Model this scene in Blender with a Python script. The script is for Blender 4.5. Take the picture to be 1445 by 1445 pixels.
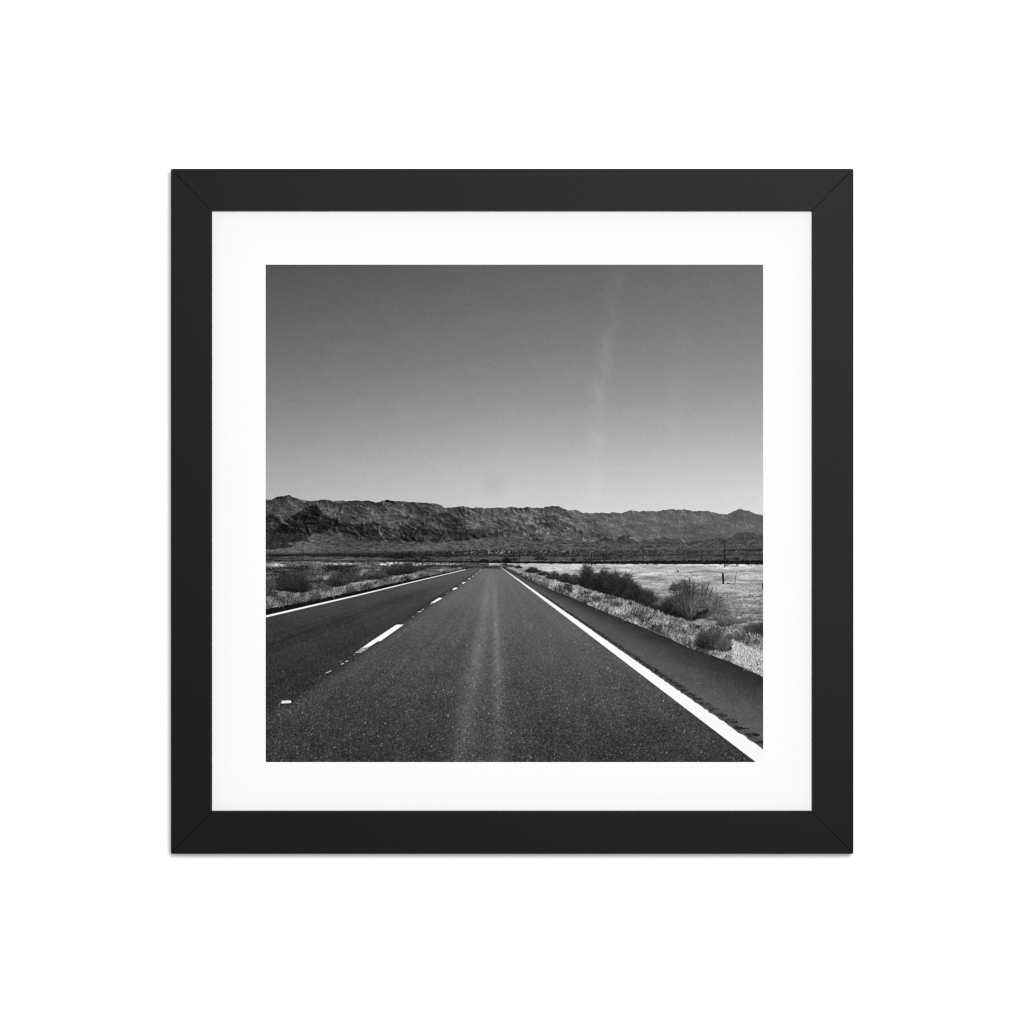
import numpy as np, math

# ---------------------------------------------------------------- the print
# The landscape on the paper is computed here: a square sheet, PX x PX units,
# drawn at SS samples per unit and averaged down.  Origin = top left of sheet.
PX = 702.0
SS = 3
HN = int(PX * SS)
X0, Y0 = 375.0, 373.5          # drawing units of the sheet's top left corner


def render_print(seed=7):
    rng = np.random.default_rng(seed)
    ys, xs = np.mgrid[0:HN, 0:HN].astype(np.float32)
    X = xs / SS + X0
    Y = ys / SS + Y0
    del xs, ys

    def ip(x, pts):
        p = np.array(pts, dtype=np.float64)
        return np.interp(x, p[:, 0], p[:, 1])

    def sm(a, b, v):
        t = np.clip((v - a) / (b - a), 0, 1)
        return t * t * (3 - 2 * t)

    def noise(u, v, s):
        """smooth value noise at coordinates u, v (arrays)"""
        r = np.random.default_rng(s)
        T = r.random((256, 256), dtype=np.float32)
        iu = np.floor(u).astype(np.int32)
        iv = np.floor(v).astype(np.int32)
        fu = u - iu
        fv = v - iv
        fu = fu * fu * (3 - 2 * fu)
        fv = fv * fv * (3 - 2 * fv)
        a = T[iv & 255, iu & 255]
        b = T[iv & 255, (iu + 1) & 255]
        c = T[(iv + 1) & 255, iu & 255]
        d = T[(iv + 1) & 255, (iu + 1) & 255]
        return (a + (b - a) * fu) * (1 - fv) + (c + (d - c) * fu) * fv

    def fbm(u, v, s, octv=4, gain=.5, ridge=False):
        t = 0.
        amp = 1.
        tot = 0.
        for o in range(octv):
            n = noise(u * 2 ** o + 17.3 * o, v * 2 ** o + 9.1 * o, s + o)
            if ridge:
                n = 1 - np.abs(2 * n - 1)
            t = t + amp * n
            tot += amp
            amp *= gain
        return t / tot

    def blur(a, s):
        """gaussian blur, sigma in drawing units"""
        s = s * SS
        f = np.fft.rfft2(a)
        ky = np.fft.fftfreq(a.shape[0])[:, None]
        kx = np.fft.rfftfreq(a.shape[1])[None, :]
        f *= np.exp(-2 * (math.pi * s) ** 2 * (kx * kx + ky * ky))
        return np.fft.irfft2(f, a.shape).astype(np.float32)

    def grain(s, sd):
        r = np.random.default_rng(sd)
        g = blur(r.standard_normal((HN, HN)).astype(np.float32), s)
        return g / g.std()

    def win(x0, x1, y0, y1):
        a = max(0, int((x0 - X0) * SS)); b = min(HN, int((x1 - X0) * SS) + 1)
        c = max(0, int((y0 - Y0) * SS)); d = min(HN, int((y1 - Y0) * SS) + 1)
        return slice(c, d), slice(a, b)

    def plot(px, py, tone, w=1.0, alpha=1.0):
        """write samples (drawing units) into the sheet, w units wide"""
        n = max(1, int(round(w * SS)))
        for k in range(n):
            off = (k - (n - 1) / 2) / SS
            ix = np.round((px + off - X0) * SS).astype(np.int32)
            iy = np.round((py - Y0) * SS).astype(np.int32)
            ok = (ix >= 0) & (ix < HN) & (iy >= 0) & (iy < HN)
            if alpha >= 1:
                img[iy[ok], ix[ok]] = np.broadcast_to(tone, px.shape)[ok]
            else:
                img[iy[ok], ix[ok]] = img[iy[ok], ix[ok]] * (1 - alpha) + np.broadcast_to(tone, px.shape)[ok] * alpha

    def blades(bx, by, ang, ln, tone, w=.7, bend=0., alpha=1.0, tip=0.):
        """grass blades and twigs: root, angle from upright, length, tone"""
        o = np.argsort(by, kind='stable')
        bx, by, ang, ln, tone = [np.asarray(q, dtype=np.float64)[o] for q in (bx, by, ang, ln, tone)]
        bend = np.broadcast_to(bend, bx.shape)
        m = int(max(4, np.ceil(ln.max() * SS * 1.1)))
        t = np.linspace(0, 1, m)[None, :]
        a = ang[:, None] + bend[:, None] * t
        px = bx[:, None] + ln[:, None] * t * np.sin(a)
        py = by[:, None] - ln[:, None] * t * np.cos(a)
        tn = tone[:, None] + tip * t
        plot(px.ravel(), py.ravel(), tn.ravel(), w, alpha)

    def poly_mask(pts, sl):
        x = X[sl]; y = Y[sl]
        m = np.zeros(x.shape, bool)
        n = len(pts)
        for i in range(n):
            xa, ya = pts[i]
            xb, yb = pts[(i + 1) % n]
            if ya == yb:
                continue
            c = ((ya > y) != (yb > y)) & (x < (xb - xa) * (y - ya) / (yb - ya) + xa)
            m ^= c
        return m

    def poly(pts, tone, soft=None):
        p = np.array(pts)
        sl = win(p[:, 0].min() - 1, p[:, 0].max() + 1, p[:, 1].min() - 1, p[:, 1].max() + 1)
        m = poly_mask(pts, sl)
        t = tone
        img[sl] = np.where(m, t, img[sl])

    # ---------------------------------------------------------------- sky
    sky = ip(Y, [(373, 96), (400, 101), (430, 107), (500, 123), (560, 142), (620, 166), (660, 184), (700, 199), (730, 206)])
    sky = sky + (X - 725) / 350 * np.where(X < 725, 14 + 8 * sm(480, 700, Y), 11)
    sx = ip(Y, [(373, 876), (388, 874), (410, 868), (461, 861), (513, 856), (543, 850), (595, 847), (640, 843), (720, 840)])
    d = X - sx
    st = np.exp(-(d / np.where(d < 0, 14., 9.)) ** 2)
    am = ip(Y, [(373, 1), (400, 5.5), (440, 5), (510, 9.5), (545, 8.5), (600, 6), (640, 3), (700, 1.5)])
    st2 = np.clip(3.2 * fbm(X / 15, Y / 24, 300, 4, .6) - .6, .25, 2)
    sky += st * am * st2
    sky += 1.6 * np.exp(-((X - ip(Y, [(373, 985), (470, 962), (560, 952), (700, 945)])) / 12) ** 2) * sm(380, 520, Y) * (1 - sm(600, 700, Y)) * st2
    sky -= 4.5 * np.exp(-(((X - 700) / 19) ** 2 + ((Y - 684) / 19) ** 2) ** 2)
    sky -= 30 * np.exp(-(((X - 826) / .9) ** 2 + ((Y - 573.5) / .9) ** 2))
    sky += 1.5 * (fbm(X / 30, Y / 14, 310, 3) - .5) * 2 + .6 * grain(1.1, 311)
    img = sky.astype(np.float32)

    # ---------------------------------------------------------------- mountains
    sl = win(375, 1077, 690, 800)
    x = X[sl]; y = Y[sl]
    ridge = [(370, 703.5), (375, 704), (383, 705.7), (391.6, 701.8), (401.6, 699.8), (405, 699.2), (408, 698.1), (410.5, 699.6), (413, 701.3), (425, 704.4), (431.5, 706.2),
             (443, 707), (451, 705.2), (463, 705.2), (470, 707.4), (483, 706.6), (489.6, 707.6), (498, 705.6), (509.5, 706.2), (518, 706.4),
             (529.5, 708.2), (536, 708.2), (541, 706.6), (547.7, 705.6), (561, 707.3), (576, 708.6), (592.6, 708.6), (600, 709.1), (610, 710.2),
             (621.6, 712), (627.4, 715.8), (641.5, 715.1), (658, 715.2), (663, 716.7), (674.7, 716.9), (683, 716.6), (706, 716.8),
             (718.8, 715.6), (733, 716.8), (744.5, 715.3), (756, 717.4), (764.4, 717.8), (771, 715.2), (779.4, 713.5), (787.7, 714.6),
             (794.3, 718), (801, 720.3), (812.6, 719.8), (819.3, 722.7), (829.2, 723.9), (839, 723.9), (850, 722.9), (858, 723.8), (865, 722.8),
             (876.5, 723.8), (886.5, 720.8), (894.8, 720.2), (901.5, 722), (913, 721.2), (929.7, 720.8), (941.3, 718.8), (953, 719.1),
             (968, 719.4), (983, 721.2), (999.5, 721.2), (1009.4, 723.6), (1021, 726.8), (1027.7, 724.8), (1037.7, 719.6), (1042, 718.2), (1046, 718.3),
             (1056, 721.2), (1066, 724.6), (1076, 726.6), (1080, 727)]
    # a height field of ridges seen side on: first surface met from the front wins
    nz = 520
    step = 2
    cx_ = np.arange(0, HN, step) / SS + X0
    zz = np.linspace(0, 1, nz)
    cz, cx2 = np.meshgrid(zz, cx_, indexing='ij')
    cz = cz.astype(np.float32); cx2 = cx2.astype(np.float32)
    base_y = 778.
    ry = ip(cx_, ridge)
    big = (base_y - ry)[None, :]
    dz = cz * 190
    ux = cx2 + 16 * (fbm(cx2 / 40, dz / 40, 31, 3) - .5) * 2
    uz = dz + 16 * (fbm(cx2 / 40, dz / 40, 41, 3) - .5) * 2

    def rmf(u, v, sd, octv):
        """ridged multifractal: sharp crests, each octave weighted by the last"""
        t = 0.; wgt = 1.; amp = .5
        for o in range(octv):
            n = 1 - np.abs(2 * noise(u * 2.07 ** o + 31 * o, v * 2.07 ** o + 13 * o, sd + o) - 1)
            n = n * n * wgt
            wgt = np.clip(n * 1.7, 0, 1)
            t = t + n * amp
            amp *= .55
        return t
    rg = rmf((ux + .5 * uz) / 44, (uz - .35 * ux) / 60, 1020, 7)
    rg2 = rmf((ux - .45 * uz) / 21 + 40, (uz + .3 * ux) / 30, 1040, 6)
    left_w = sm(720, 560, cx2)
    ramp = .24 + .34 * sm(0, .5, cz) + .34 * sm(.4, .95, cz)
    amp = ip(cx2, [(375, 1.0), (600, 1.05), (760, .95), (850, .75), (1077, .6)])
    hh = big * (ramp - .16) + amp * (sm(0, .05, cz) * 13 * (rg - .3) + 7 * (rg2 - .3) * sm(0, .04, cz) * (1 - .45 * cz))
    hh = np.maximum(hh, big * .16)
    darkk = np.zeros_like(hh)
    # skyline of each column is brought to the crest seen in the photograph
    s_ = hh + cz * 9
    back = sm(.86, .94, cz)
    s_ = s_ * (1 - back)
    mx = s_.max(0)
    ratio = big[0] / mx
    kr = 25
    pad = np.pad(ratio, kr, mode='edge')
    ratio = np.array([pad[i:i + 2 * kr + 1].mean() for i in range(ratio.size)])
    s_ = s_ * ratio[None, :]
    jag = 3.2 * (fbm(cx_[None, :] / 6, cx_[None, :] * 0, 1100, 4, .62)[0] - .5)
    cap = (big[0] + jag)[None, :]
    # soft cap to the crest line, with the crest reached at the back of the range
    crest = cap * np.exp(-((cz - .82) / .05) ** 2)
    s_ = np.maximum(np.minimum(s_, cap), crest)
    gx = np.gradient(s_, axis=1) * SS / step
    gz = np.gradient(s_, axis=0) / (190. / nz)
    lx, lz, ly = .74, .10, .62
    nn = np.sqrt(gx * gx + gz * gz + .5)
    shade = (-gx * lx - gz * lz + .7 * ly) / nn
    shade = shade + .5 * (rg2 - .35)
    run = np.maximum.accumulate(s_, axis=0)
    rows = np.arange(0, int((base_y - 690) * SS)) / SS + 690
    hgt_rows = base_y - rows
    idx = np.empty((rows.size, cx_.size), np.int32)
    for c in range(cx_.size):
        idx[:, c] = np.searchsorted(run[:, c], hgt_rows)
    vis = idx < nz
    ii = np.clip(idx, 0, nz - 1)
    cc = np.arange(cx_.size)[None, :]
    shd = shade[ii, cc]
    zi = ii / nz
    
    xr = cx_[None, :] + 0 * rows[:, None]
    yr = rows[:, None] + 0 * cx_[None, :]
    spur = (([(370, 733), (380, 727), (390, 730), (398, 736), (408, 742), (420, 752)], 10, 752),
            ([(384, 753), (392, 744), (400, 738), (410, 729), (419, 724), (428, 717.5), (436, 714.5), (441, 713.6), (447, 716), (452, 720.5), (462, 726), (468, 731), (476, 733), (484, 738), (498, 741), (512, 746), (522, 752)], 17, 752),
            ([(478, 757), (490, 750), (500, 744), (509, 739), (516, 737), (524, 736.5), (530, 738), (538, 741), (545, 744)], 13, 761),
            ([(536, 757), (546, 745), (553, 739), (561, 735.5), (567, 736), (573, 740), (580, 744), (590, 744), (600, 749), (612, 757)], 15, 763),
            ([(584, 752), (593, 741), (600, 734), (610, 728), (620, 724), (630, 722.3), (636, 724), (641, 729), (648, 735), (654, 743), (664, 750), (676, 758)], 13, 763),
            ([(600, 757), (612, 750), (622, 744), (630, 742), (640, 747), (656, 754), (672, 759)], 8, 763),
            ([(660, 748), (674, 741), (690, 737), (704, 734), (716, 733), (728, 737), (738, 742)], 6, 758),
            ([(724, 750), (735, 742), (745, 739), (757, 743), (766, 742), (778, 738), (790, 736), (803, 740), (816, 747), (838, 754)], 5, 762),
            ([(762, 728), (772, 722), (780, 719), (790, 722), (800, 727), (812, 731)], 5, 740),
            ([(838, 767), (846, 761), (854, 758.5), (860, 759), (866, 763)], 18, 767.5),
            ([(864, 767), (872, 759), (879, 755.6), (884, 756), (890, 758), (897, 763), (903, 767)], 20, 767.5),
            ([(898, 766), (908, 760.5), (914, 758), (921, 760), (928, 759.5), (934, 756.4), (940, 758), (948, 761), (962, 767)], 18, 767.5),
            ([(905, 753), (925, 749), (950, 744), (965, 742.6), (980, 743), (1005, 747), (1030, 753), (1050, 760)], 3, 762),
            ([(1022, 763), (1034, 755.5), (1044, 751.6), (1054, 750.8), (1064, 753), (1078, 757)], 12, 763))
    dkk = np.zeros_like(xr)
    for i_, (tp, dk_, bt_) in enumerate(spur):
        full = [(tp[0][0] - 2, 800)] + tp + [(tp[-1][0] + 2, 800)]
        ty_ = ip(cx_, full) + 3.4 * (fbm(cx_[None, :] / 6, cx_[None, :] * 0 + i_, 1300 + i_, 4, .6)[0] - .5)
        dd = yr - ty_[None, :]
        m_ = sm(-.4, .5, dd) * sm(6, -2, yr - bt_)
        dkk = dkk * (1 - .55 * m_) + m_ * (1.75 * dk_ + 4 * np.exp(-(dd / 2.0) ** 2))
        dkk = dkk - m_ * 10 * np.exp(-((dd + .3) / .9) ** 2)
    up2 = lambda a: np.repeat(a, step, axis=1)[:, :HN]
    mt = ip(xr, [(375, 69), (480, 69), (600, 73), (700, 82), (800, 87), (900, 90), (1077, 90)])
    con = ip(xr, [(375, 30), (600, 32), (760, 36), (840, 25), (900, 17), (1077, 13)])
    tq = mt + 3 + .62 * con * (np.clip(shd, -.1, 1.4) - .42) * (1 - .35 * sm(.5, .9, zi)) - dkk
    tq = tq - 12 * np.exp(-((yr - ry[None, :]) / 6) ** 2) * sm(650, 540, xr)
    # rock faces and scree: fine broken tone
    sw1 = 10 * (fbm(xr / 18, yr / 14, 1170, 3) - .5) * 2
    rel = 0
    for sc_, k1, k2, sd_, wt_ in ((30., .4, 1.0, 1175, .6), (19., -.5, 1.0, 1180, 1.1), (12., .45, 1.0, 1190, 1.2), (7.5, -.5, 1.0, 1200, 1.15), (4.6, .35, 1.0, 1210, .9)):
        h_ = rmf((xr + sw1 + k1 * yr) / sc_, (k2 * yr + .4 * sw1) / sc_ / .9, sd_, 4)
        q_ = -.8 * np.gradient(h_, axis=1) * SS / step + .55 * np.gradient(h_, axis=0) * SS
        rel = rel + wt_ * np.clip(q_ / q_.std(), -2.2, 2.8)
    rel = rel / rel.std()
    rel = np.clip(rel, -1.9, 3.6)
    tq = tq + con * (.40 * rel + .16 * np.maximum(rel - .9, 0) ** 1.5)
    fr = fbm(xr / 3.2 + yr / 9, yr / 2.4, 1130, 4, .65) - .5
    ft_ = fbm(xr / 10 - yr / 12, yr / 6, 1140, 4, .6) - .5
    tq = tq + con * (.7 * fr + 1.5 * ft_) + 46 * ip(xr, [(375, 1), (800, 1), (900, .6), (1077, .5)]) * (fbm(xr / 30 + yr / 40, yr / 14, 1400, 3) - .5)
    tq = tq + con * 3.0 * np.maximum(fr + ft_ - .17, 0) * np.clip(.3 + shd, 0, 1.4)
    tq = np.maximum(tq, 17)
    rs = slice(int((690 - Y0) * SS), int((690 - Y0) * SS) + rows.size)
    img[rs] = np.where(up2(vis), up2(tq), img[rs])
    r3 = (fbm(x / 3.4 + y / 5, y / 2.6, 81, 4, .62) - .5) * 7

    def layer(top, rough, tone, contrast, seed, bottom=None):
        ty = ip(x[0], top)
        ty = ty + rough * (fbm(x[0:1] / 5.5, x[0:1] * 0 + seed, seed, 4, .6)[0] - .5)
        m = (y > ty[None, :])
        by = ip(x[0], bottom) + 1.5 * (fbm(x[0:1] / 6, x[0:1] * 0, seed + 9, 3)[0] - .5)
        m &= (y < by[None, :])
        img[sl] = np.where(m, np.maximum(tone + contrast * np.clip(r3, -1.6, 2.4), 14), img[sl])
    # pale scree slopes between the spurs
    for cx, cy, rx, ry_, a in ((402, 722, 9, 5, 26), (484, 726, 14, 5, 16), (523, 732, 4, 2, 40), (580, 731, 4, 3, 40), (571, 735, 3, 2, 36), (600, 732, 6, 4, 20), (672, 741, 10, 3, 24),
                              (705, 748, 9, 5, 26), (719, 744, 8, 3, 24), (744, 746, 5, 4, 28), (765, 735, 9, 2, 22), (800, 748, 6, 3, 24), (816, 756, 10, 5, 26), (893, 759, 7, 3.2, 60),
                              (870, 755, 5, 3, 34), (940, 736, 18, 2.5, 18), (985, 735, 16, 2.2, 18), (955, 742, 12, 3, 14), (864, 742, 10, 4, 12), (919, 762, 2, 5, 24)):
        g = np.exp(-((x - cx) / rx) ** 2 - ((y - cy) / ry_) ** 2)
        img[sl] += .8 * a * g * np.clip(.25 + .9 * r3, 0, 2)

    # ---------------------------------------------------------------- fans and desert floor
    fan_top = [(370, 775), (384, 774), (398, 772), (420, 766), (434, 758), (444, 753), (456, 752.5), (468, 755), (490, 758), (510, 761), (540, 763), (570, 764), (600, 763), (640, 763), (672, 759), (690, 757),
               (720, 758), (760, 762), (800, 761), (840, 765), (880, 768), (930, 767), (965, 765), (985, 760), (1010, 757), (1040, 762), (1080, 759)]
    ft = ip(x, fan_top) + 2.6 * (fbm(x / 9, y / 9, 210, 3) - .5) * 2
    f1 = np.clip(.5 + 1.6 * (fbm(x / 7, y / 1.7, 220, 4, .6) - .5), 0, 1)
    f2 = np.clip(.5 + 1.7 * (fbm(x / 2.3, y / 1.3, 230, 3, .65) - .5), 0, 1)
    ftone = ip(x, [(375, 92), (430, 98), (470, 76), (500, 72), (560, 78), (600, 88), (680, 88), (760, 80), (840, 80), (900, 76), (1077, 80)])
    fan = ftone + 44 * (f1 - .5) + 66 * (f2 - .5) - 50 * np.maximum(f2 - .62, 0) * 2 + 8 * sm(765, 778, y)
    mk = sm(0, 2.5, y - ft)
    img[sl] = img[sl] * (1 - mk) + fan * mk
    # little dark mounds on the left fan
    for tp, tn in (([(368, 764), (378, 757), (390, 754.5), (402, 753), (418, 755), (430, 758.5), (438, 763)], 45),
                   ([(368, 776), (378, 765), (392, 767), (402, 765.5), (412, 768.5), (417, 771.5)], 48)):
        xa, xb = tp[0][0], tp[-1][0]
        layer([(xa - 2, 790)] + tp + [(xb + 2, 790)], 2.0, tn, 9, int(xa + tn),
              bottom=[(xa, 771 if tn == 45 else 776), (400, 766 if tn == 45 else 773), (xb, 763 if tn == 45 else 771)])
    # scrub belt: speckle of bushes and pale ground, dark where it is thick
    bt = ip(x, [(375, 781), (430, 780), (520, 780.5), (560, 779.5), (620, 777), (660, 775.5), (760, 776), (840, 776), (1010, 776), (1030, 775), (1077, 775)])
    bb = ip(x, [(375, 786), (450, 785), (560, 787), (640, 786), (800, 786), (1077, 785)])
    mk = sm(-1.6, 1.8, y - bt + 4.0 * (f2 - .5) + 3 * (f1 - .5)) * sm(1.4, -1.4, y - bb + 2.4 * (f1 - .5))
    sp = fbm(x / 1.9, y / 1.3, 240, 3, .6)
    pale = sm(.54, .68, sp) * ip(x, [(375, 8), (560, 14), (620, 40), (690, 95), (760, 75), (840, 55), (960, 35), (1077, 28)]) * sm(785, 779, y)
    belt = ip(x, [(375, 44), (430, 38), (560, 32), (640, 44), (760, 50), (1077, 62)]) + 30 * (f1 - .5) + pale + 20 * (sp - .5)
    img[sl] = img[sl] * (1 - mk) + belt * mk
    # band behind the dark hedge line
    mk = sm(-1.4, 1.4, y - bb + 2.4 * (f1 - .5))
    band = ip(x, [(375, 60), (430, 78), (520, 80), (560, 58), (620, 66), (680, 84), (760, 80), (850, 84), (1077, 70)]) + 90 * (fbm(x / 14, y / 1.2, 250, 4, .6) - .5) + 34 * (f2 - .5)
    img[sl] = img[sl] * (1 - mk) + band * mk
    # dark mid line in the left half
    for (ya, xa, xb, a) in ((787.5, 555, 610, 30), (783.6, 380, 415, 22), (786.5, 850, 900, 20), (776, 1025, 1077, 26)):
        g = np.exp(-((y - ya - .8 * (f1 - .5)) / 1.0) ** 2) * sm(xa - 4, xa + 4, x) * sm(xb + 4, xb - 4, x)
        img[sl] -= a * g
    img[sl] += 60 * np.exp(-((x - 403) / 4) ** 2 - ((y - 787) / .7) ** 2)

    # ---------------------------------------------------------------- flats and verges (below the hedge line)
    sl = win(375, 1077, 786, 960)
    x = X[sl]; y = Y[sl]
    left = x < 690
    k = np.clip((y - 796) / 80, 0, 1)
    a1 = fbm(x / (9 + 20 * k), y / (1.0 + 1.5 * k), 400, 4, .55)
    a2 = fbm(x / 2.0, y / 1.1, 410, 3, .6)
    a3 = fbm(x / 34, y / 4.5, 420, 3, .5)
    flat = ip(y, [(794, 214), (802, 208), (812, 194), (825, 176), (845, 162), (870, 152), (960, 150)])
    a4 = fbm(x / (30 + 10 * k), y / (.9 + 1.0 * k), 440, 4, .6)
    flat = flat - 13 + 90 * (a1 - .5) + 95 * (a2 - .5) * (.45 + k) + 110 * (a3 - .5) + 80 * (a4 - .5)
    flat -= 150 * np.maximum(a4 - .58, 0) * 2 + 90 * np.maximum(a2 - .66, 0) * 2
    gl = ip(y, [(792, 88), (797, 80), (803, 68), (830, 66), (870, 76)])
    scrub = gl + 90 * (a1 - .5) + 110 * (a2 - .5) + 70 * (a3 - .5)
    for cx, cy, rx, ry, a in ((390, 797.5, 14, 2.6, 120), (480, 795.4, 26, 1.2, 110), (556, 795.6, 16, 2.2, 150), (540, 796, 10, 2, 80), (590, 796.6, 12, 1.8, 120), (628, 796, 18, 1.6, 110),
                              (460, 799.5, 8, 1.4, 70), (410, 804.5, 7, 1.3, 60), (380, 806, 5, 1.2, 60), (596, 805, 6, 1, 50), (640, 798, 10, 1.5, 60)):
        g = np.exp(-(((x - cx) / rx) ** 2 + ((y - cy) / ry) ** 2) ** 1.5)
        scrub += .75 * a * g * np.clip(3.4 * a2 - .8, .0, 1.3)
    verge = np.where(left, scrub, flat)
    hl = ip(x, [(375, 792), (430, 792), (520, 792.2), (600, 792.8), (700, 794.4), (780, 795), (840, 795.6), (1077, 796.2)])
    hw = ip(x, [(375, 1.0), (480, 1.2), (560, 1.6), (620, 2.0), (700, 2.4), (840, 3.2), (920, 4.6), (1077, 5.4)])
    img[sl] = np.where(y > hl, verge, img[sl])
    top = hl - hw - ip(x, [(375, 1.2), (700, 1.6), (860, 3.2), (1077, 3.4)]) * (fbm(x / 3.6, y * 0, 430, 4, .65) - .42)
    mk = sm(-.5, .5, y - top) * sm(.6, -.5, y - hl - ip(x, [(375, 1), (700, 1.5), (860, 3.4), (1077, 3.6)]) * (fbm(x / 4, y * 0, 435, 4, .62) - .55))
    img[sl] = img[sl] * (1 - mk) + (27 + 60 * (a2 - .5)) * mk
    # dry stubble and dark clumps on the pale flat
    n = 900
    bx = rng.uniform(735, 1077, n); t = rng.random(n) ** 1.6
    by = 800 + 85 * t
    blades(bx, by, rng.normal(.2, .7, n), .6 + 2.6 * t, rng.uniform(80, 150, n), .6)
    n = 260
    bx = rng.uniform(960, 1077, n); by = rng.uniform(838, 880, n)
    for dx in (0, 1.2, 2.4):
        blades(bx + dx, by + rng.normal(0, .3, n), rng.normal(0, 1.0, n), rng.uniform(.8, 2.4, n), rng.uniform(70, 130, n), .8)
    n = 80
    bx = rng.uniform(900, 1077, n); by = rng.uniform(797, 800, n)
    blades(bx, by, rng.normal(1.5, .2, n), rng.uniform(2, 6, n), rng.uniform(90, 150, n), .6)

    # ---------------------------------------------------------------- poles, posts, far trees
    def vline(xc, ya, yb, tone, w=.9, lean=0.):
        t = np.linspace(0, 1, int((yb - ya) * SS * 1.6) + 2)
        plot(xc + lean * (1 - t), ya + (yb - ya) * t, tone, w)

    def hline(xa, xb, yy, tone, w=.6, slope=0.):
        t = np.linspace(xa, xb, int((xb - xa) * SS * 1.6) + 2)
        for o in np.linspace(-w / 2, w / 2, max(1, int(round(w * SS)))):
            plot(t, yy + o + slope * (t - xa), tone, .34)
    for xc, ya, yb, tn, w in ((427.6, 775, 790.5, 34, .9), (460.5, 771, 782, 58, .7), (561, 784, 791, 36, .7), (629.6, 783, 791, 30, 1.), (650.2, 785, 791, 50, .7),
                              (664.5, 781, 791, 30, .9), (733.4, 780, 791.5, 32, .9), (777.3, 782, 792.5, 40, .8), (788, 773, 781, 62, .6), (822.6, 784, 794, 36, .8), (834.3, 780, 797, 28, .9),
                              (851.3, 778, 794, 34, .9), (876.5, 780, 796.5, 30, 1.), (907.3, 774.5, 796.5, 28, 1.1), (952.2, 772, 790, 106, .7), (1022.4, 766, 800, 22, 1.25)):
        vline(xc, ya, yb, tn, w)
    hline(1016.5, 1025.5, 767.4, 44, .7)
    for xc in (1017, 1025):
        vline(xc, 766.4, 767.3, 48, .5)
    hline(1018.5, 1025.5, 770.2, 50, .5)
    hline(904, 910.5, 775.8, 40, .7)
    hline(848.8, 854, 779.6, 44, .6)
    hline(949.5, 955, 773.4, 110, .5)
    hline(841, 906, 775.6, 104, .35)
    hline(908, 1021, 774.5, 96, .3, -.05)
    vline(1020.2, 809, 823.8, 26, 2.5, -.4)
    vline(1036.6, 806.5, 824.5, 70, .8, 2.2)
    hline(1024, 1036.5, 823.3, 84, .8, .05)
    hline(1025, 1029, 822.9, 50, .8, .05)
    vline(1076, 823, 830.5, 20, 2.2)
    vline(1072, 848, 852, 60, 1.2)
    plot(rng.normal(956.3, .7, 60), rng.normal(805.9, .7, 60), 50, .8)
    hline(1042, 1051, 805.4, 84, 1.0)
    vline(616, 796.5, 801, 34, 1.8)

    def clump(cx, cy, rx, ry, tone, n, seed, sp=9):
        r = np.random.default_rng(seed)
        a = r.uniform(0, 6.283, n); q = np.sqrt(r.random(n))
        px = cx + rx * q * np.cos(a); py = cy - ry * q * np.abs(np.sin(a))
        blades(px, py, r.normal(0, .9, n), r.uniform(.8, 1.8, n), r.normal(tone, sp, n), 1.0)
    clump(714.8, 794.2, 5.2, 6.2, 24, 700, 1)
    clump(683, 792.4, 6, 2.4, 28, 300, 2)
    clump(700, 794, 8, 2.4, 34, 300, 3)
    clump(725.5, 790.5, 4.5, 1.6, 40, 200, 4)
    clump(763, 790, 9, 2.4, 40, 300, 5)
    clump(809, 791.5, 3, 3, 36, 160, 6)
    clump(842, 790, 20, 1.5, 44, 200, 61)
    clump(1039, 789.5, 4, 2, 40, 120, 62)

    # ---------------------------------------------------------------- road
    sl = win(375, 1077, 797, 1076)
    x = X[sl]; y = Y[sl]
    e_left = ip(x, [(375, 858.8), (440, 846.6), (503, 833.8), (560, 821.2), (610, 810.8), (640, 805), (660, 801.6), (668, 800.8), (705, 800.5)])
    ragged = .5 * (fbm(x / 3.5, y * 0, 500, 3) - .5) * 2
    e_left = e_left + ragged
    g_edge = [(704, 797.5), (712, 800.8), (731, 808.8), (756, 821.8), (780, 832), (799, 839.5), (840, 857.5), (870, 870), (912, 886.8), (945, 901), (973, 914.3), (993, 920.2), (1030, 934), (1077, 955)]
    e_right = ip(x, g_edge) + 0.8 * (fbm(x / 4.5, y * 0, 510, 3) - .5) * 2
    road = np.where(x < 704, y > e_left, y > e_right)
    yy = np.clip(y, 800, 1076)
    lane_x = ip(y, [(803, 679), (812, 667.5), (822, 654), (830, 642), (847, 616), (881, 564.5), (921, 505), (990, 404), (1040, 331), (1076, 280)])
    ll_y = ip(x, [(375, 869.2), (440, 854), (503, 839.6), (560, 826.2), (610, 814.2), (640, 807.2), (657, 803.2), (700, 800)])
    r = (x - 703) / np.maximum(y - 798, 1.5)
    near = sm(812, 1010, y)
    # tones of lane surface
    base = ip(y, [(800, 108), (815, 106), (840, 98), (870, 90), (910, 80), (960, 70), (1020, 61), (1076, 55)])
    side = ip(y, [(800, 92), (815, 84), (840, 70), (870, 61), (910, 54), (960, 48), (1020, 45), (1076, 42)])
    wl = sm(0, 1, (lane_x - x + 12 + .12 * (y - 803)) / (20 + .3 * (y - 803)))
    tone = base * (1 - wl) + side * wl
    tone += 8 * sm(-.4, .9, r) * sm(840, 900, y) * sm(1076, 980, y)
    tone += 6 * (fbm((x - 703) / np.maximum((y - 798) * .09, 1.5), y / 60, 520, 3) - .5) * 2
    tone += 5 * (fbm(x / 40, y / 18, 525, 3) - .5) * 2
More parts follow.
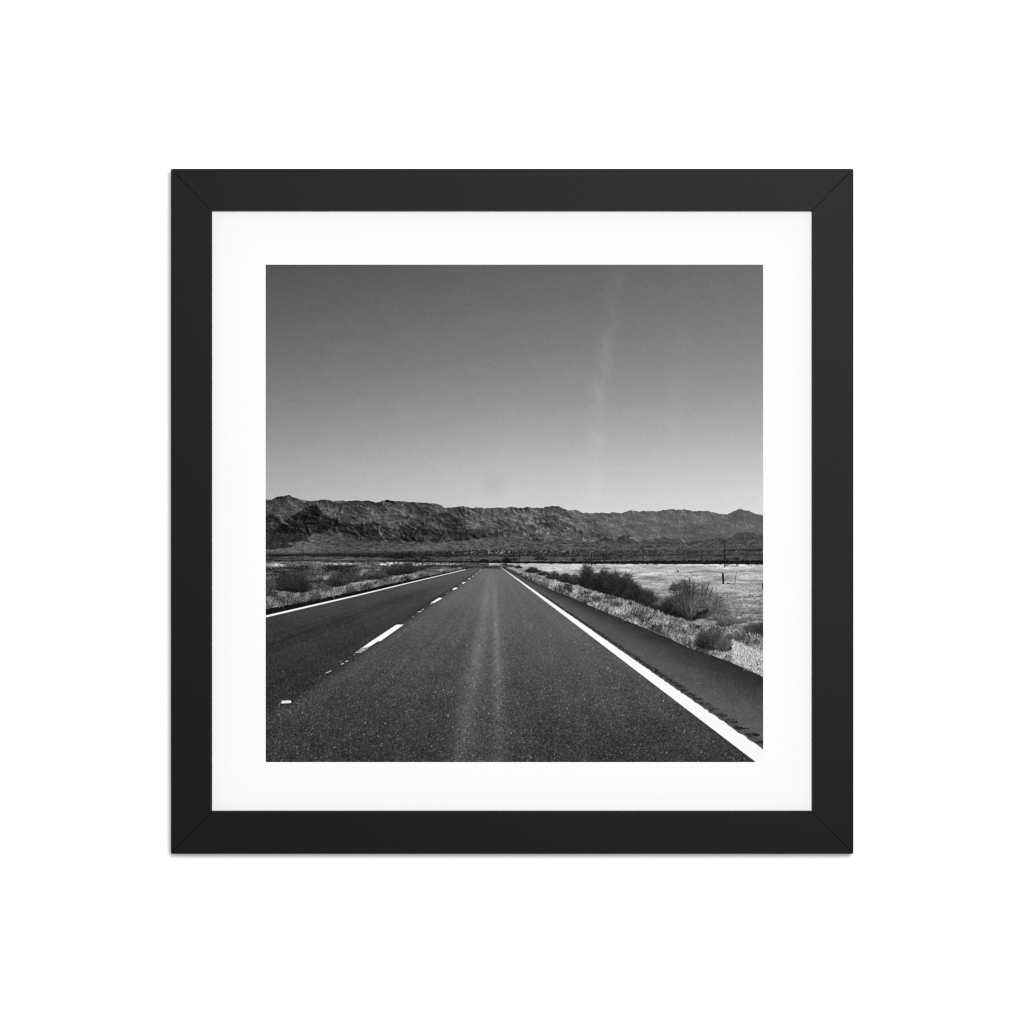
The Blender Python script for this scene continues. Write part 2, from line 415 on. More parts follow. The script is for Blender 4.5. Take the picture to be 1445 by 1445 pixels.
    # worn wheel shine down the middle of the lane
    for pts, wd, am in (([(803, 690), (840, 687), (890, 678.5), (948, 667), (1006, 656), (1076, 648)], [(803, 4), (840, 5), (890, 8.5), (950, 14), (1076, 19)], [(803, 2), (840, 13), (890, 23), (950, 25), (1010, 22), (1076, 16)]),
                        ([(803, 696), (840, 698), (890, 700), (948, 703), (1006, 704), (1076, 706)], [(803, 3), (840, 4), (890, 5.5), (950, 8.5), (1076, 15)], [(803, 2), (840, 15), (890, 23), (950, 21), (1010, 19), (1076, 14)]),
                        ([(803, 693), (1076, 680)], [(803, 14), (900, 22), (1076, 40)], [(803, 0), (860, 5), (950, 8), (1076, 8)])):
        c = ip(y, pts); w_ = ip(y, wd); a_ = ip(y, am)
        tone += a_ * np.exp(-np.abs((x - c) / w_) ** 1.7) * (.72 + .56 * fbm(x / 16, y / 40, 530, 3))
    # dark seam that carries the lane line
    sw = 1.8 + .085 * (y - 803)
    sd = (x - lane_x + 2) / sw
    tone -= ip(y, [(803, 22), (830, 28), (870, 19), (940, 8), (1076, 3)]) * np.exp(-sd ** 2)
    tone -= 9 * np.exp(-((x - (703 - 2.9 * (y - 798))) / (4 + .2 * (y - 798))) ** 2) * sm(810, 840, y)
    tone = np.where(y < 803.2, np.minimum(tone, 84), tone)
    # shoulder right of the edge line
    q = np.clip((r - 1.43) / .95, 0, 1)
    sh = ip(q, [(0, 96), (.15, 93), (.35, 87), (.55, 72), (.75, 58), (1, 47)])
    sh = sh * ip(y, [(800, .95), (850, .92), (950, .92), (1076, 1.0)]) + 5 * (fbm(x / 24, y / 9, 540, 4) - .5) * 2
    sh = sh - 14 * np.exp(-((r - 1.485) / .045) ** 2) * sm(835, 900, y)
    tone = np.where(r > 1.37, sh, tone)
    # aggregate
    g1 = grain(.36, 550)[sl]; g2 = grain(.56, 551)[sl]; g3 = grain(.9, 552)[sl]; g4 = grain(2.4, 553)[sl]
    ag = (.8 * g1 + .55 * g2 * (.5 + .5 * near) + .12 * g3 * near)
    ag = ag + .30 * np.maximum(ag, 0) ** 2 - .12
    amp = ip(y, [(800, 1.5), (830, 2.4), (860, 3.8), (900, 5.9), (960, 7.8), (1020, 9.0), (1076, 10.5)])
    amp = np.where(r > 1.4, amp * .42, amp) * np.where(x < lane_x - 6, .72, 1.)
    spark = np.maximum(g2 * .7 + g1 * .7 - 1.95, 0) * ip(y, [(830, 0), (880, 10), (960, 19), (1076, 26)]) * np.where(r > 1.4, .15, 1.)
    tone = tone + amp * ag + spark + 1.5 * g4 * near
    # black gutter outside the left edge line
    gut = (y < ll_y - .3) & (x < 660)
    tone = np.where(gut, 22 + 3 * g2, tone)
    img[sl] = np.where(road, np.maximum(tone, 12), img[sl])
    # far end of the road: dip, with something grey and blocky standing in it
    poly([(661, 801.6), (672, 800.6), (705, 800.2), (705, 802.8), (661, 803.2)], 84.)
    for i in range(9):
        hline(662 + rng.uniform(0, 22), 684 + rng.uniform(0, 20), 797 + .7 * i, rng.uniform(48, 120), .6)
    0 and poly([(678.5, 795.5), (685.5, 795.2), (686.5, 797), (686.5, 803), (678.2, 803)], 78.)
    poly([(680, 798.6), (685.5, 798.8), (686, 802.6), (679.4, 802.6)], 80.)
    clump(690, 801.5, 9, 1.6, 50, 60, 63)
    clump(699, 800.5, 5, 1.5, 44, 60, 64)
    clump(711, 798.5, 6, 1.8, 44, 120, 65)
    clump(719, 799.5, 4, 1.6, 60, 60, 66)
    hline(688, 704, 802.3, 52, .7)
    hline(690, 703, 796.6, 120, .8)
    hline(689, 704, 799.6, 66, 1.)

    # rumble strip: milled dashes beside the edge line, evenly spaced on the ground
    kk = 0
    for i in range(-3, 120):
        inv = 4.19 + .187 * i
        dy = 1000. / inv
        if dy < 26:
            break
        yc = 798 + dy
        for j in range(int(3 + dy * .06)):
            rr = rng.uniform(1.462, 1.535)
            L = dy * rng.uniform(.008, .03)
            xx = 703 + rr * dy
            hline(xx - L / 2, xx + L / 2, yc + rng.normal(0, dy * .0058) + (rr - 1.5) * dy * .12, rng.uniform(16, 48), max(.4, dy * .0038), .12)
        for j in range(int(dy * .05)):
            rr = rng.uniform(1.445, 1.52)
            hline(703 + rr * dy, 703 + rr * dy + dy * .008, yc + rng.uniform(-.02, .02) * dy, rng.uniform(40, 112), .34, .1)

    # right edge line
    n = 400
    dy = np.geomspace(2.5, 285, n)
    lo = [(703 + 1.309 * d_ + .6, 798 + d_) for d_ in dy]
    wob = ip(dy, [(0, 0), (60, .004), (285, .010)]) * np.sin(6.283 * (1000. / dy) / .187) * .6 + .0025 * rng.standard_normal(n) * (dy > 60)
    hi = [(703 + (1.438 + wob[i]) * dy[i] + 1.0, 798 + dy[i]) for i in range(n)]
    poly(lo + hi[::-1], 246.)
    # left edge line
    up = [(375, 868.2), (440, 853.3), (503, 839.2), (560, 825.6), (610, 813.9), (640, 807), (657, 803)]
    dn = [(657, 803.9), (640, 808), (610, 815), (560, 827.2), (503, 841.2), (440, 855.9), (375, 871.2)]
    poly(up + dn, 238.)
    # lane dashes
    W = 244.
    poly([(559.4, 881.2), (570, 881.0), (537.8, 904), (533, 905), (523, 911.6), (516.5, 913.4), (511, 913.8), (519.5, 907.6), (524, 904.4)], W)
    for xa, xb, yq, th, tn in ((508.5, 521, 914.6, .7, 236), (507.5, 514, 916.0, .5, 190), (511, 519, 915.9, .8, 226), (505, 515.5, 917.4, .6, 200), (507.5, 516, 918.2, .7, 236), (503.5, 508.5, 918.9, .4, 150),
                           (502, 511.5, 920.2, .9, 228), (505, 509.5, 921.4, .5, 150), (500.5, 504, 921.2, .4, 120), (509, 512.5, 919.2, .4, 160)):
        hline(xa, xb, yq, tn, th, -.10)
    for xa, ya, dx_, dy_, tn in ((464, 947.8, 4, -1.6, 190), (483.6, 936.4, 1.6, -.4, 200), (489.6, 932.8, 1.6, -.3, 210), (481, 933.9, .8, 0, 150), (500, 923.5, 1.5, -.8, 110),
                                 (592.4, 862.8, 2.4, -.6, 200), (596.8, 859.6, 1.0, -.5, 180), (583, 869.5, .8, 0, 150), (588, 865, .6, 0, 130), (630.7, 836.8, 1.6, -.5, 120), (634, 834.6, .8, 0, 90),
                                 (648.6, 825.4, 1.4, -.4, 120), (608, 852.6, 1.4, -.3, 120), (658.3, 819, .6, 0, 100)):
        t = np.linspace(-1, 1, 24)
        for o in (-.35, 0, .35):
            plot(xa + dx_ * t, ya + dy_ * t + o, tn, .5)
    for i in range(26):
        t = rng.random(); xa = 497 - 110 * t; ya = 926 + 66 * t
        plot(np.array([xa + rng.normal(0, 3), xa + rng.normal(0, 3)]), np.array([ya + rng.normal(0, 2)] * 2), rng.uniform(80, 150), .6)
    poly([(608, 851.4), (608.6, 850), (619, 843.4), (624.2, 843.2), (622.5, 845.2), (613, 850.4)], W)
    poly([(637.6, 832), (641, 829.2), (646, 828.7), (644, 831), (640.5, 832.2)], W)
    poly([(651, 823.2), (653.5, 821.3), (657, 821), (655.6, 822.8), (652.6, 823.6)], W)
    poly([(660, 816.9), (661.8, 815.6), (664.2, 815.5), (663, 816.9)], W - 10)
    poly([(666, 813.1), (667, 812.3), (668.8, 812.3), (667.8, 813.3)], W - 30)
    for xa, ya in ((671, 809.4), (674, 807.2), (676.6, 805.3), (678, 804.1)):
        hline(xa - .9, xa + .9, ya, 180, .7)
    # reflector block on the lane line
    poly([(396.6, 991.6), (398.6, 988.4), (409.5, 988.0), (411.8, 989.8), (410.5, 991.7), (399, 992.4)], 236.)
    hline(399, 408.5, 990.4, 170, .5)
    hline(412, 414.5, 990.2, 24, 1.6)
    blades(np.array([392.4]), np.array([998.8]), np.array([.42]), np.array([7.6]), np.array([150.]), .6)
    for i in range(7):
        xa = 393 + 2.7 * i
        blades(np.array([xa]), np.array([1003.5 + rng.normal(0, .8)]), np.array([.5]), np.array([2.6]), np.array([110.]), .5)

    # ---------------------------------------------------------------- vegetation
    def edge_l(a):
        return ip(a, [(375, 858.8), (440, 846.6), (503, 833.8), (560, 821.2), (610, 810.8), (640, 805), (660, 801.6)])

    def edge_r(a):
        return ip(a, g_edge)
    # left: mixed scrub, rooted between the flat and the road edge
    n = 12000
    bx = rng.uniform(368, 650, n)
    t = rng.random(n)
    by = 798.5 + t * (edge_l(bx) - 798.5)
    dep = np.clip((by - 796) / 62, 0.03, 1)
    pat = fbm(bx / 16, by / 6, 600, 3)
    tn = 68 + 125 * (pat - .5) * 2 + rng.normal(0, 24, n)
    tn = tn + 36 * sm(.62, .95, t) - 8 * sm(.5, .2, t)
    blades(bx, by, rng.normal(.12, .5, n), (1.2 + 6.5 * dep) * rng.uniform(.5, 1.1, n), np.clip(tn, 26, 190), .6, rng.normal(0, .5, n))
    # clumps of dark brush among it
    def blur_win(sl_):
        a_ = img[sl_].astype(np.float32)
        for ax in (0, 1):
            p_ = np.pad(a_, [(2, 2) if k_ == ax else (0, 0) for k_ in (0, 1)], mode='edge')
            m = a_.shape[ax]
            a_ = sum(w_ * np.take(p_, np.arange(j_, j_ + m), axis=ax) for j_, w_ in enumerate((.12, .23, .3, .23, .12)))
        return a_

    def bush(cx, cy, rx, ry, n, tone, sp, seed, ln=(.5, 1.0), lean=0., fan=.9, w=.6, tip=18, solid=.74):
        """brush: twigs fan from a low crown; darker in depth because twigs are dense there"""
        rr = np.random.default_rng(seed)
        n = int(n * 1.5)
        q = rr.normal(0, .5, n).clip(-1.3, 1.3)
        bx = cx + rx * .72 * q
        hgt = np.exp(-q * q * .9) * (.82 + .36 * noise(bx / (rx * .35 + 1), bx * 0 + seed, seed))
        lv = rr.random(n) ** 1.5
        by = cy - ry * lv * .66 * hgt - .22 * ry * (1 - np.exp(-q * q))
        a = lean + fan * q * .7 + rr.normal(0, .34, n)
        L = ry * rr.uniform(ln[0], ln[1], n) * .46 * hgt * (1 - .45 * lv)
        tt = tone - 16 + sp * rr.normal(0, 1.35, n) + 20 * lv + 10 * (noise(bx / 5, by / 4, seed + 3) - .5)
        sl_ = win(cx - rx * 1.7, cx + rx * 1.7, cy - ry * 1.5, cy + ry * .3)
        xx = X[sl_]; yy_ = Y[sl_]
        if xx.size == 0:
            return
        ed = fbm(xx / 3.5, yy_ / 3.5, seed + 5, 3)
        qq = (xx - cx) / rx
        hh_ = ry * .8 * np.exp(-qq * qq * 1.1) + .3
        yb_ = cy - .22 * ry * (1 - np.exp(-qq * qq))
        lv_ = (yb_ - yy_) / hh_
        m_ = sm(1.05, .35, lv_ + 1.3 * (ed - .5)) * sm(-.06, .06, lv_) * sm(1.25, .7, np.abs(qq))
        m_ = solid * m_
        body = tone - 14 + 14 * np.clip(lv_, 0, 1) + 50 * (ed - .5)
        img[sl_] = img[sl_] * (1 - m_) + body * m_
        h = n * 2 // 5
        blades(bx[:h], by[:h], a[:h], L[:h], np.clip(tt, 12, 210)[:h], w, rr.normal(0, .4, h), .55, tip)
        g = rr.integers(0, n, n // 3)
        blades(bx[g], by[g], a[g] + rr.normal(0, .2, g.size), L[g] * rr.uniform(1.1, 1.75, g.size), np.clip(tt[g] + rr.normal(16, 16, g.size), 12, 200), .4, rr.normal(0, .5, g.size), .6, tip)
        pz = blur_win(sl_)
        img[sl_] = img[sl_] * (1 - .22 * np.minimum(m_ * 1.5, 1)) + pz * .22 * np.minimum(m_ * 1.5, 1)
    for i, b in enumerate(((414, 835, 25, 36, 1500, 30, 12), (398, 834, 14, 22, 500, 28, 12), (426, 836, 13, 24, 500, 24, 11), (476, 828, 16, 23, 700, 36, 14), (455, 833, 14, 12, 350, 60, 18), (497, 822, 18, 17, 500, 48, 17), (520, 818, 14, 12, 300, 44, 16), (540, 815, 14, 12, 300, 46, 16),
                           (560, 812, 15, 19, 600, 30, 12), (575, 810, 13, 18, 600, 26, 11), (530, 814, 18, 10, 400, 58, 16), (380, 834, 12, 24, 300, 52, 18), (440, 812, 26, 9, 420, 66, 20),
                           (640, 800.5, 9, 5, 300, 40, 12), (652, 799.5, 7, 4, 200, 36, 12), (615, 803, 12, 5, 220, 64, 18), (385, 848, 14, 14, 260, 56, 22), (510, 803, 24, 5, 260, 66, 18), (400, 806, 20, 5, 200, 70, 18))):
        bush(*b, seed=700 + i)
    # pale dry grass along the left edge
    n = 3600
    bx = rng.uniform(368, 648, n)
    h = edge_l(bx)
    dep = np.clip((h - 798) / 60, .05, 1)
    by = h - rng.random(n) ** 1.5 * 12 * dep + .5
    blades(bx, by, rng.normal(.1, .5, n), (1.0 + 7 * dep) * rng.uniform(.4, 1., n), np.clip(rng.normal(88, 36, n) + 150 * (fbm(bx / 8, by / 4, 610, 3) - .5), 24, 205), .55, rng.normal(0, .6, n))

    # right: dark brush row behind the pale strip
    n = 5200
    bx = rng.uniform(712, 1082, n)
    e = edge_r(bx)
    dep = np.clip((e - 798) / 150, .02, 1)
    # low mixed growth further back
    by = e - rng.uniform(.2, .75, n) * (8 + 62 * dep)
    keep = (by > 799)
    blades(bx[keep], by[keep], rng.normal(.1, .5, keep.sum()), (1 + 8 * dep[keep]) * rng.uniform(.4, 1, keep.sum()),
           np.clip(rng.normal(132, 34, keep.sum()) + 40 * (fbm(bx[keep] / 12, by[keep] / 6, 620, 3) - .5), 40, 225), .6)
    rows = ((731.5, 801.8, 6, 5, 260, 36, 12), (722, 800.4, 5, 3.4, 120, 54, 14), (752, 808.5, 12, 10, 420, 28, 11), (767, 812, 9, 8, 300, 34, 12), (781, 817.5, 12, 14, 460, 36, 14), (797, 822, 12, 16, 460, 34, 13),
            (811, 825, 11, 17, 440, 34, 12), (828, 830, 12, 34, 1000, 24, 10), (839, 833, 13, 28, 800, 30, 12), (853, 838, 15, 43, 1400, 20, 9), (868, 841, 14, 38, 1100, 26, 11), (882, 846, 14, 41, 1200, 28, 11),
            (897, 852, 14, 36, 1000, 28, 11), (912, 859, 14, 35, 1000, 30, 13), (926, 865, 12, 28, 700, 34, 14), (938, 868, 10, 18, 400, 28, 11), (862, 843, 15, 8, 260, 28, 11), (934, 856, 14, 14, 300, 74, 26))
    for i, b in enumerate(rows):
        bush(*b, seed=760 + i, lean=.12, tip=10)
    # the open shrub: bare pale branches, fine grey twigs
    cx, cy = 973., 871.
    bush(956, 871, 21, 40, 1300, 26, 13, 800, lean=-.1, tip=12, solid=.78)
    bush(975, 876, 19, 52, 1000, 26, 15, 801, lean=.05, tip=16, solid=.72)
    bush(968, 874, 9, 62, 300, 34, 16, 806, lean=.0, tip=18, solid=.3, fan=.4)
    bush(990, 874, 11, 56, 350, 38, 16, 807, lean=.35, tip=18, solid=.3, fan=.4)
    bush(1003, 874, 24, 46, 800, 70, 26, 802, lean=.4, tip=26, solid=.5)
    bush(942, 868, 12, 26, 400, 28, 12, 808, tip=12)
    bush(952, 834, 9, 13, 200, 54, 18, 803)
    bush(962, 830, 9, 14, 200, 64, 20, 804)
    bush(980, 868, 20, 28, 600, 24, 11, 805)
    n = 110
    a = rng.uniform(-1.0, 1.05, n)
    L = np.where(a > 0, rng.uniform(26, 58, n), rng.uniform(22, 50, n)) * (1 - .18 * np.abs(a))
    blades(cx + rng.normal(0, 4, n), cy + rng.normal(0, 2.5, n), a * .75, L, rng.uniform(24, 70, n), .6, a * .4, .8, 22)
    n = 26
    a = rng.uniform(-.8, 1.0, n)
    blades(cx + rng.normal(2, 5, n), cy - rng.uniform(0, 22, n), a * .7, rng.uniform(8, 26, n), rng.uniform(120, 175, n), .36, a * .4, .7)
    # side twigs and leafy tips
    n = 1500
    a = rng.uniform(-.95, 1.1, n); q = rng.uniform(.35, 1.0, n)
    LL = 52 * (1 - .2 * np.abs(a)) * q
    tx = cx + LL * np.sin(a * .95); ty = cy - LL * np.cos(a * .95)
    blades(tx, ty, a + rng.normal(0, .7, n), rng.uniform(1.5, 5.5, n), np.clip(np.where(a > .25, rng.normal(104, 34, n), rng.normal(64, 28, n)), 20, 190), .36, 0., .7)
    blades(np.array([973., 996., 1000., 990.]), np.array([830., 838., 842., 836.]), np.array([.0, .25, .4, .1]), np.array([16., 18., 14., 12.]), np.array([50., 44., 60., 60.]), .9)
    for i, b in enumerate(((1012, 876, 16, 14, 500, 88, 30), (1035, 880, 20, 10, 500, 84, 28), (1058, 876, 18, 8, 300, 96, 30), (1060, 903, 20, 29, 1300, 42, 16), (1076, 903, 16, 30, 900, 32, 14), (1022, 884, 14, 14, 300, 60, 22),
                           (1036, 893, 18, 12, 500, 92, 30))):
        bush(*b, seed=820 + i, tip=22)
    # pale grass strip along the shoulder
    n = 15000
    bx = rng.uniform(706, 1084, n)
    e = edge_r(bx)
    up = ip(bx, [(706, 1), (740, 6), (790, 13), (840, 19), (890, 27), (933, 27), (956, 27), (990, 30), (1030, 40), (1080, 52)])
    t = rng.random(n)
    by = e - t * up + .2
    dep = np.clip((e - 797) / 150, .02, 1)
    pt = fbm(bx / 14, by / 8, 630, 3) - .5
    tn = 140 + 190 * pt + rng.normal(0, 38, n) - 30 * sm(.1, .0, t) - 18 * sm(.6, 1., t) - 62 * (rng.random(n) < .2) - 70 * np.maximum(fbm(bx / 7, by / 4, 640, 2) - .56, 0) * 4 * (bx < 1030)
    blades(bx, by, rng.normal(.1, .45, n), (1.2 + 12 * dep) * rng.uniform(.35, .9, n), np.clip(tn, 34, 236), .55, rng.normal(.1, .5, n))
    # dark gaps low in the strip
    n = 260
    bx = rng.uniform(720, 1080, n)
    e = edge_r(bx)
    dep = np.clip((e - 797) / 150, .02, 1)
    blades(bx, e - 1.2 * dep - rng.random(n) * 14 * dep, rng.normal(0, .7, n), 4.5 * dep * rng.uniform(.4, 1, n) + .6, rng.uniform(26, 70, n), .5)
    for i, b in enumerate(((1004, 917, 21, 33, 900, 40, 18), (1021, 919, 15, 26, 500, 58, 24), (991, 914, 10, 30, 400, 34, 15), (1036, 904, 14, 16, 300, 66, 24), (905, 868, 8, 9, 200, 70, 22), (862, 845, 10, 6, 220, 50, 16), (885, 872, 7, 8, 120, 78, 22))):
        bush(*b, seed=840 + i, tip=24)
    n = 1500
    bx = rng.uniform(1033, 1082, n)
    e = edge_r(bx)
    by = e - rng.random(n) * 32
    blades(bx, by, rng.normal(0, .8, n), rng.uniform(1.5, 4, n), np.clip(rng.normal(186, 36, n), 70, 240), .6)

    # ---------------------------------------------------------------- lens softness and film grain of the photograph
    out = blur(img, .27)
    out = out + .35 * (out - blur(out, 1.1)) * sm(690, 700, Y)
    out[:4] = img[:4]; out[-4:] = img[-4:]; out[:, :4] = img[:, :4]; out[:, -4:] = img[:, -4:]
    out = out + .9 * grain(.7, 900)
    return np.clip(out, 8, 250)
import bpy, bmesh, math
import numpy as np

for o in list(bpy.data.objects):
    bpy.data.objects.remove(o)
scene = bpy.context.scene
col = scene.collection

# ------------------------------------------------------------------ measures (metres)
# wall plane at y = 0, the room is on the -y side.
UNIT = 0.3697e-3            # one drawing unit (see the print below)
CAM_D = 5.0                 # camera to wall
RAIL_D = 0.018              # how far the moulding stands off the wall
MAT_D = 0.0112              # face of the mat
PRINT_D = 0.0108            # face of the paper, behind the mat's window


def px(x, y, depth):
    """photograph position (1445 wide) on a plane 'depth' in front of the wall"""
    k = (CAM_D - depth) / CAM_D
    return ((x - 722.5) * UNIT * k, (722.5 - y) * UNIT * k)


# ------------------------------------------------------------------ materials
def principled(name):
    m = bpy.data.materials.new(name)
    m.use_nodes = True
    nt = m.node_tree
    b = nt.nodes['Principled BSDF']
    return m, nt, b


def noise(nt, scale, detail=4, rough=.5, vec=None):
    n = nt.nodes.new('ShaderNodeTexNoise')
    n.inputs['Scale'].default_value = scale
    n.inputs['Detail'].default_value = detail
    n.inputs['Roughness'].default_value = rough
    if vec is None:
        tc = nt.nodes.new('ShaderNodeTexCoord')
        vec = tc.outputs['Object']
    nt.links.new(vec, n.inputs['Vector'])
    return n


def ramp(nt, fac, c0, c1, p0=.3, p1=.7):
    r = nt.nodes.new('ShaderNodeValToRGB')
    r.color_ramp.elements[0].position = p0
    r.color_ramp.elements[1].position = p1
    r.color_ramp.elements[0].color = (*c0, 1)
    r.color_ramp.elements[1].color = (*c1, 1)
    nt.links.new(fac, r.inputs['Fac'])
    return r


def bump(nt, b, height, strength, dist):
    n = nt.nodes.new('ShaderNodeBump')
    n.inputs['Strength'].default_value = strength
    n.inputs['Distance'].default_value = dist
    nt.links.new(height, n.inputs['Height'])
    nt.links.new(n.outputs['Normal'], b.inputs['Normal'])


def mat_wall():
    m, nt, b = principled('white_wall_paint')
    n = noise(nt, 6, 5)
    r = ramp(nt, n.outputs['Fac'], (.885, .885, .885), (.9, .9, .9))
    nt.links.new(r.outputs['Color'], b.inputs['Base Color'])
    b.inputs['Roughness'].default_value = .9
    b.inputs['Specular IOR Level'].default_value = .1
    f = noise(nt, 420, 3)
    bump(nt, b, f.outputs['Fac'], .05, .0004)
    return m


def mat_rail():
    m, nt, b = principled('black_satin_wood')
    n = noise(nt, 90, 4)
    r = ramp(nt, n.outputs['Fac'], (RAIL_BASE * .97,) * 3, (RAIL_BASE * 1.03,) * 3)
    nt.links.new(r.outputs['Color'], b.inputs['Base Color'])
    b.inputs['Roughness'].default_value = RAIL_ROUGH
    b.inputs['Specular IOR Level'].default_value = RAIL_SPEC
    f = noise(nt, 900, 3)
    bump(nt, b, f.outputs['Fac'], .02, .0001)
    return m


def mat_card(name, v):
    m, nt, b = principled(name)
    n = noise(nt, 700, 3)
    r = ramp(nt, n.outputs['Fac'], (v * .998,) * 3, (v * 1.002,) * 3)
    nt.links.new(r.outputs['Color'], b.inputs['Base Color'])
    b.inputs['Roughness'].default_value = .95
    b.inputs['Specular IOR Level'].default_value = 0.05
    return m


def mat_ink():
    """matt photo paper: the ink density is stored per vertex of the sheet"""
    m, nt, b = principled('printed_photo_paper')
    a = nt.nodes.new('ShaderNodeVertexColor')
    a.layer_name = 'ink'
    g = noise(nt, 4500, 2)
    r = ramp(nt, g.outputs['Fac'], (.985,) * 3, (1.015,) * 3)
    mul = nt.nodes.new('ShaderNodeMix')
    mul.data_type = 'RGBA'
    mul.blend_type = 'MULTIPLY'
    mul.inputs['Factor'].default_value = 1
    nt.links.new(a.outputs['Color'], mul.inputs['A'])
    nt.links.new(r.outputs['Color'], mul.inputs['B'])
    nt.links.new(mul.outputs['Result'], b.inputs['Base Color'])
    b.inputs['Roughness'].default_value = .95
    b.inputs['Specular IOR Level'].default_value = 0.0
    return m


RAIL_BASE = .002
RAIL_ROUGH = .30
RAIL_SPEC = .0152
LIT = 1.35                   # diffuse light on the sheet: paper white / card white
CARD = .704

# ------------------------------------------------------------------ helpers
def link(o, parent=None):
    col.objects.link(o)
    if parent is not None:
        o.parent = parent
    return o


def obj_bm(name, bm, mat, parent=None, smooth=False):
    me = bpy.data.meshes.new(name)
    bm.normal_update()
    bm.to_mesh(me)
    bm.free()
    me.materials.append(mat)
    for p in me.polygons:
        p.use_smooth = smooth
    return link(bpy.data.objects.new(name, me), parent)


def box(bm, x0, x1, y0, y1, z0, z1):
    v = [bm.verts.new(c) for c in ((x0, y0, z0), (x1, y0, z0), (x1, y1, z0), (x0, y1, z0),
                                   (x0, y0, z1), (x1, y0, z1), (x1, y1, z1), (x0, y1, z1))]
    for f in ((0, 1, 5, 4), (1, 2, 6, 5), (2, 3, 7, 6), (3, 0, 4, 7), (4, 5, 6, 7), (3, 2, 1, 0)):
        bm.faces.new([v[i] for i in f])


# ------------------------------------------------------------------ wall
bm = bmesh.new()
box(bm, -3.2, 3.2, 0, .12, -1.6, 2.2)
wall = obj_bm('wall', bm, mat_wall())
wall['kind'] = 'structure'
wall['label'] = 'plain bright white wall behind the framed print'
wall['category'] = 'wall'

# ------------------------------------------------------------------ the frame
frame = bpy.data.objects.new('framed_picture', None)
frame.empty_display_size = .05
link(frame)
frame['label'] = 'square black framed monochrome print of an empty desert highway hung on a white wall'
frame['category'] = 'framed picture'

L, T = px(241.3, 238.3, RAIL_D)
R, B = px(1204.2, 1204.8, RAIL_D)
l, t = px(297.6, 296.7, RAIL_D)
r, b_ = px(1147.0, 1145.7, RAIL_D)
rail_m = mat_rail()
GAP = .00004


def rail(p0, p1, q1, q0):
    """mitred length: outer edge p0-p1, inner edge q0-q1 (x, z); rebated at the back"""
    bm = bmesh.new()
    def ring(y):
        return [bm.verts.new((p[0], y, p[1])) for p in (p0, p1, q1, q0)]
    a = ring(-RAIL_D)
    c = ring(-.0006)
    bm.faces.new(a)
    bm.faces.new(c[::-1])
    for i in range(4):
        j = (i + 1) % 4
        bm.faces.new((a[j], a[i], c[i], c[j]))
    bmesh.ops.recalc_face_normals(bm, faces=bm.faces)
    bmesh.ops.bevel(bm, geom=list(bm.edges), offset=.00014, segments=3, profile=.6, affect='EDGES', clamp_overlap=True)
    bmesh.ops.recalc_face_normals(bm, faces=bm.faces)
    return obj_bm('frame_rail', bm, rail_m, frame)


g = GAP
rail((L + g, T), (R - g, T), (r - g, t), (l + g, t))
rail((R, T - g), (R, B + g), (r, b_ + g), (r, t - g))
rail((R - g, B), (L + g, B), (l + g, b_), (r - g, b_))
rail((L, B + g), (L, T - g), (l, t - g), (l, b_ + g))

# mat board with its square window
wx0, wz1 = px(374.9, 373.5, MAT_D)
wx1, wz0 = px(1076.9, 1075.4, MAT_D)
e = .0030
bm = bmesh.new()
def square(x0, x1, z0, z1, y):
    return [bm.verts.new((x, y, z)) for x, z in ((x0, z0), (x1, z0), (x1, z1), (x0, z1))]
of = square(l - e + .0035, r + e - .0035, b_ - e + .0035, t + e - .0035, -MAT_D)
inf = square(wx0, wx1, wz0, wz1, -MAT_D)
ob = square(l - e + .0035, r + e - .0035, b_ - e + .0035, t + e - .0035, -MAT_D + .00036)
inb = square(wx0, wx1, wz0, wz1, -MAT_D + .00036)
for i in range(4):
    j = (i + 1) % 4
    bm.faces.new((of[i], of[j], inf[j], inf[i]))
    bm.faces.new((ob[j], ob[i], inb[i], inb[j]))
    bm.faces.new((of[j], of[i], ob[i], ob[j]))
    bm.faces.new((inf[i], inf[j], inb[j], inb[i]))
bmesh.ops.recalc_face_normals(bm, faces=bm.faces)
mat_o = obj_bm('mat_board', bm, mat_card('white_mat_card', CARD), frame)

# backing
bm = bmesh.new()
box(bm, l + .0006, r - .0006, -PRINT_D + .0003, -.0040, b_ + .0006, t - .0006)
obj_bm('backing_board', bm, mat_card('grey_backing_card', .5), frame)

# ------------------------------------------------------------------ the print: a flat sheet, ink per vertex
def srgb_lin(v):
    v = v / 255.
    return np.where(v <= .04045, v / 12.92, ((v + .055) / 1.055) ** 2.4)


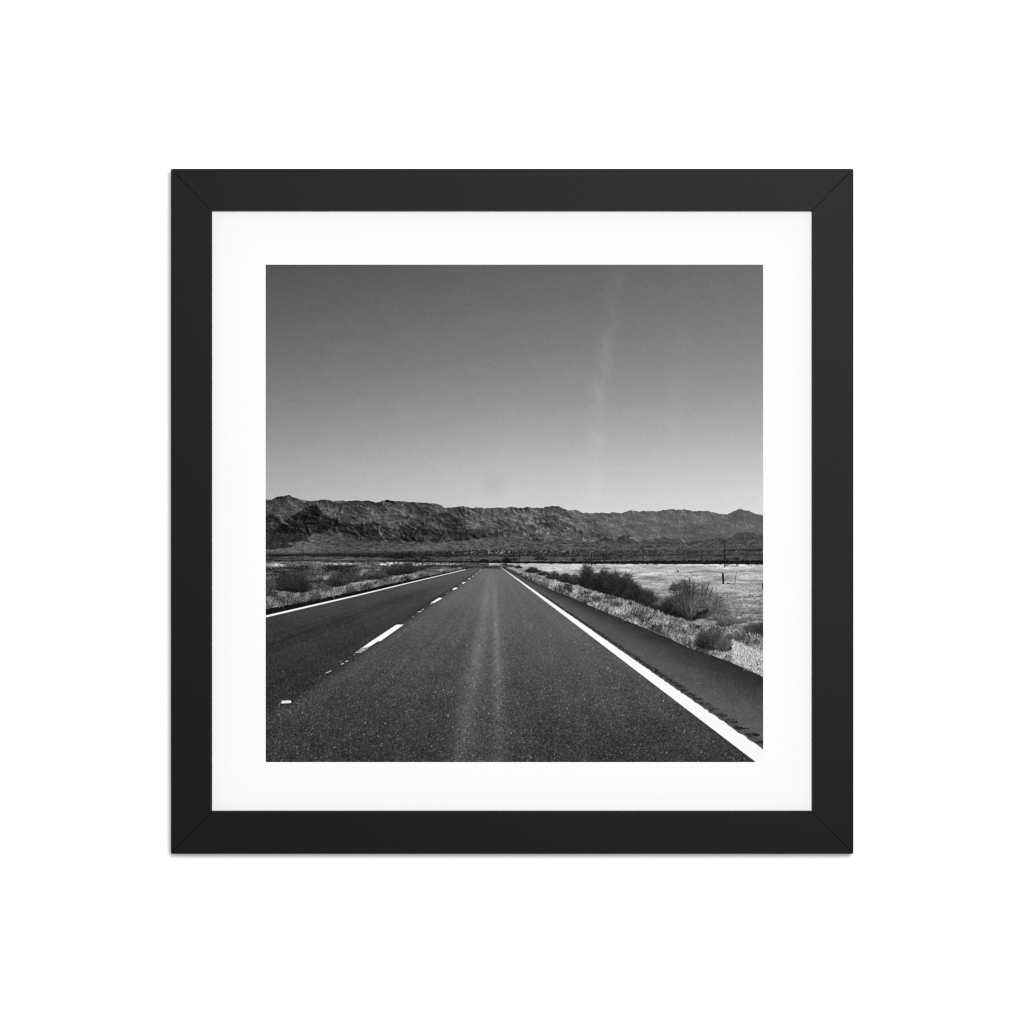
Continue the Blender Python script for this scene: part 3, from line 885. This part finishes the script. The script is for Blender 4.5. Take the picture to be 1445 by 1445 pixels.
tone = render_print()
N = HN // 2
tone = tone.reshape(N, 2, N, 2).mean((1, 3))
ink = (srgb_lin(tone) / LIT).astype(np.float32)
sx0, sz1 = px(374.9, 373.5, PRINT_D)
sx1, sz0 = px(1076.9, 1075.4, PRINT_D)
vx = np.linspace(sx0, sx1, N)
vz = np.linspace(sz1, sz0, N)
co = np.empty((N, N, 3), np.float32)
co[:, :, 0] = vx[None, :]
co[:, :, 1] = -PRINT_D
co[:, :, 2] = vz[:, None]
ix = np.arange(N * N, dtype=np.int32).reshape(N, N)
quads = np.stack([ix[1:, :-1], ix[1:, 1:], ix[:-1, 1:], ix[:-1, :-1]], -1).reshape(-1)
nf = (N - 1) * (N - 1)
me = bpy.data.meshes.new('photo_print')
me.vertices.add(N * N)
me.vertices.foreach_set('co', co.ravel())
me.loops.add(nf * 4)
me.loops.foreach_set('vertex_index', quads)
me.polygons.add(nf)
me.polygons.foreach_set('loop_start', np.arange(0, nf * 4, 4, dtype=np.int32))
me.update(calc_edges=True)
at = me.color_attributes.new('ink', 'FLOAT_COLOR', 'POINT')
c4 = np.ones((N * N, 4), np.float32)
c4[:, :3] = ink.reshape(-1, 1)
at.data.foreach_set('color', c4.ravel())
me.materials.append(mat_ink())
pr = link(bpy.data.objects.new('photo_print', me), frame)
pr['label'] = 'black and white landscape print: straight two lane desert road, white lane lines, rocky mountains, clear sky'

# ------------------------------------------------------------------ light and camera
w = bpy.data.worlds.new('World')
scene.world = w
w.use_nodes = True
bg = w.node_tree.nodes['Background']
bg.inputs['Color'].default_value = (1, 1, 1, 1)
bg.inputs['Strength'].default_value = AMB = .29


def lamp(name, tx, tz, dist, size, power):
    """square soft box in front of the wall, aimed at the picture"""
    d = bpy.data.lights.new(name, 'AREA')
    d.shape = 'SQUARE'
    d.size = size
    d.energy = power
    o = link(bpy.data.objects.new(name, d))
    o.location = (tx * dist, -dist, tz * dist)
    from mathutils import Vector
    o.rotation_euler = (-o.location).to_track_quat('-Z', 'Y').to_euler()
    return o


lamp('key_softbox', .064, .087, 6.0, 1.25, 407)

cam = bpy.data.cameras.new('camera')
co_ = link(bpy.data.objects.new('camera', cam))
co_.location = (0, -CAM_D, 0)
co_.rotation_euler = (math.pi / 2, 0, 0)
cam.sensor_width = 36
cam.lens = 36 * CAM_D / (1445 * UNIT)
cam.clip_start = .1
cam.clip_end = 100
scene.camera = co_

scene.cycles.filter_width = 1.2
scene.render.resolution_x = 1024
scene.render.resolution_y = 1024
vs = scene.view_settings
vs.view_transform = 'Standard'
vs.look = 'None'
vs.exposure = 0
vs.gamma = 1
vs.use_curve_mapping = False
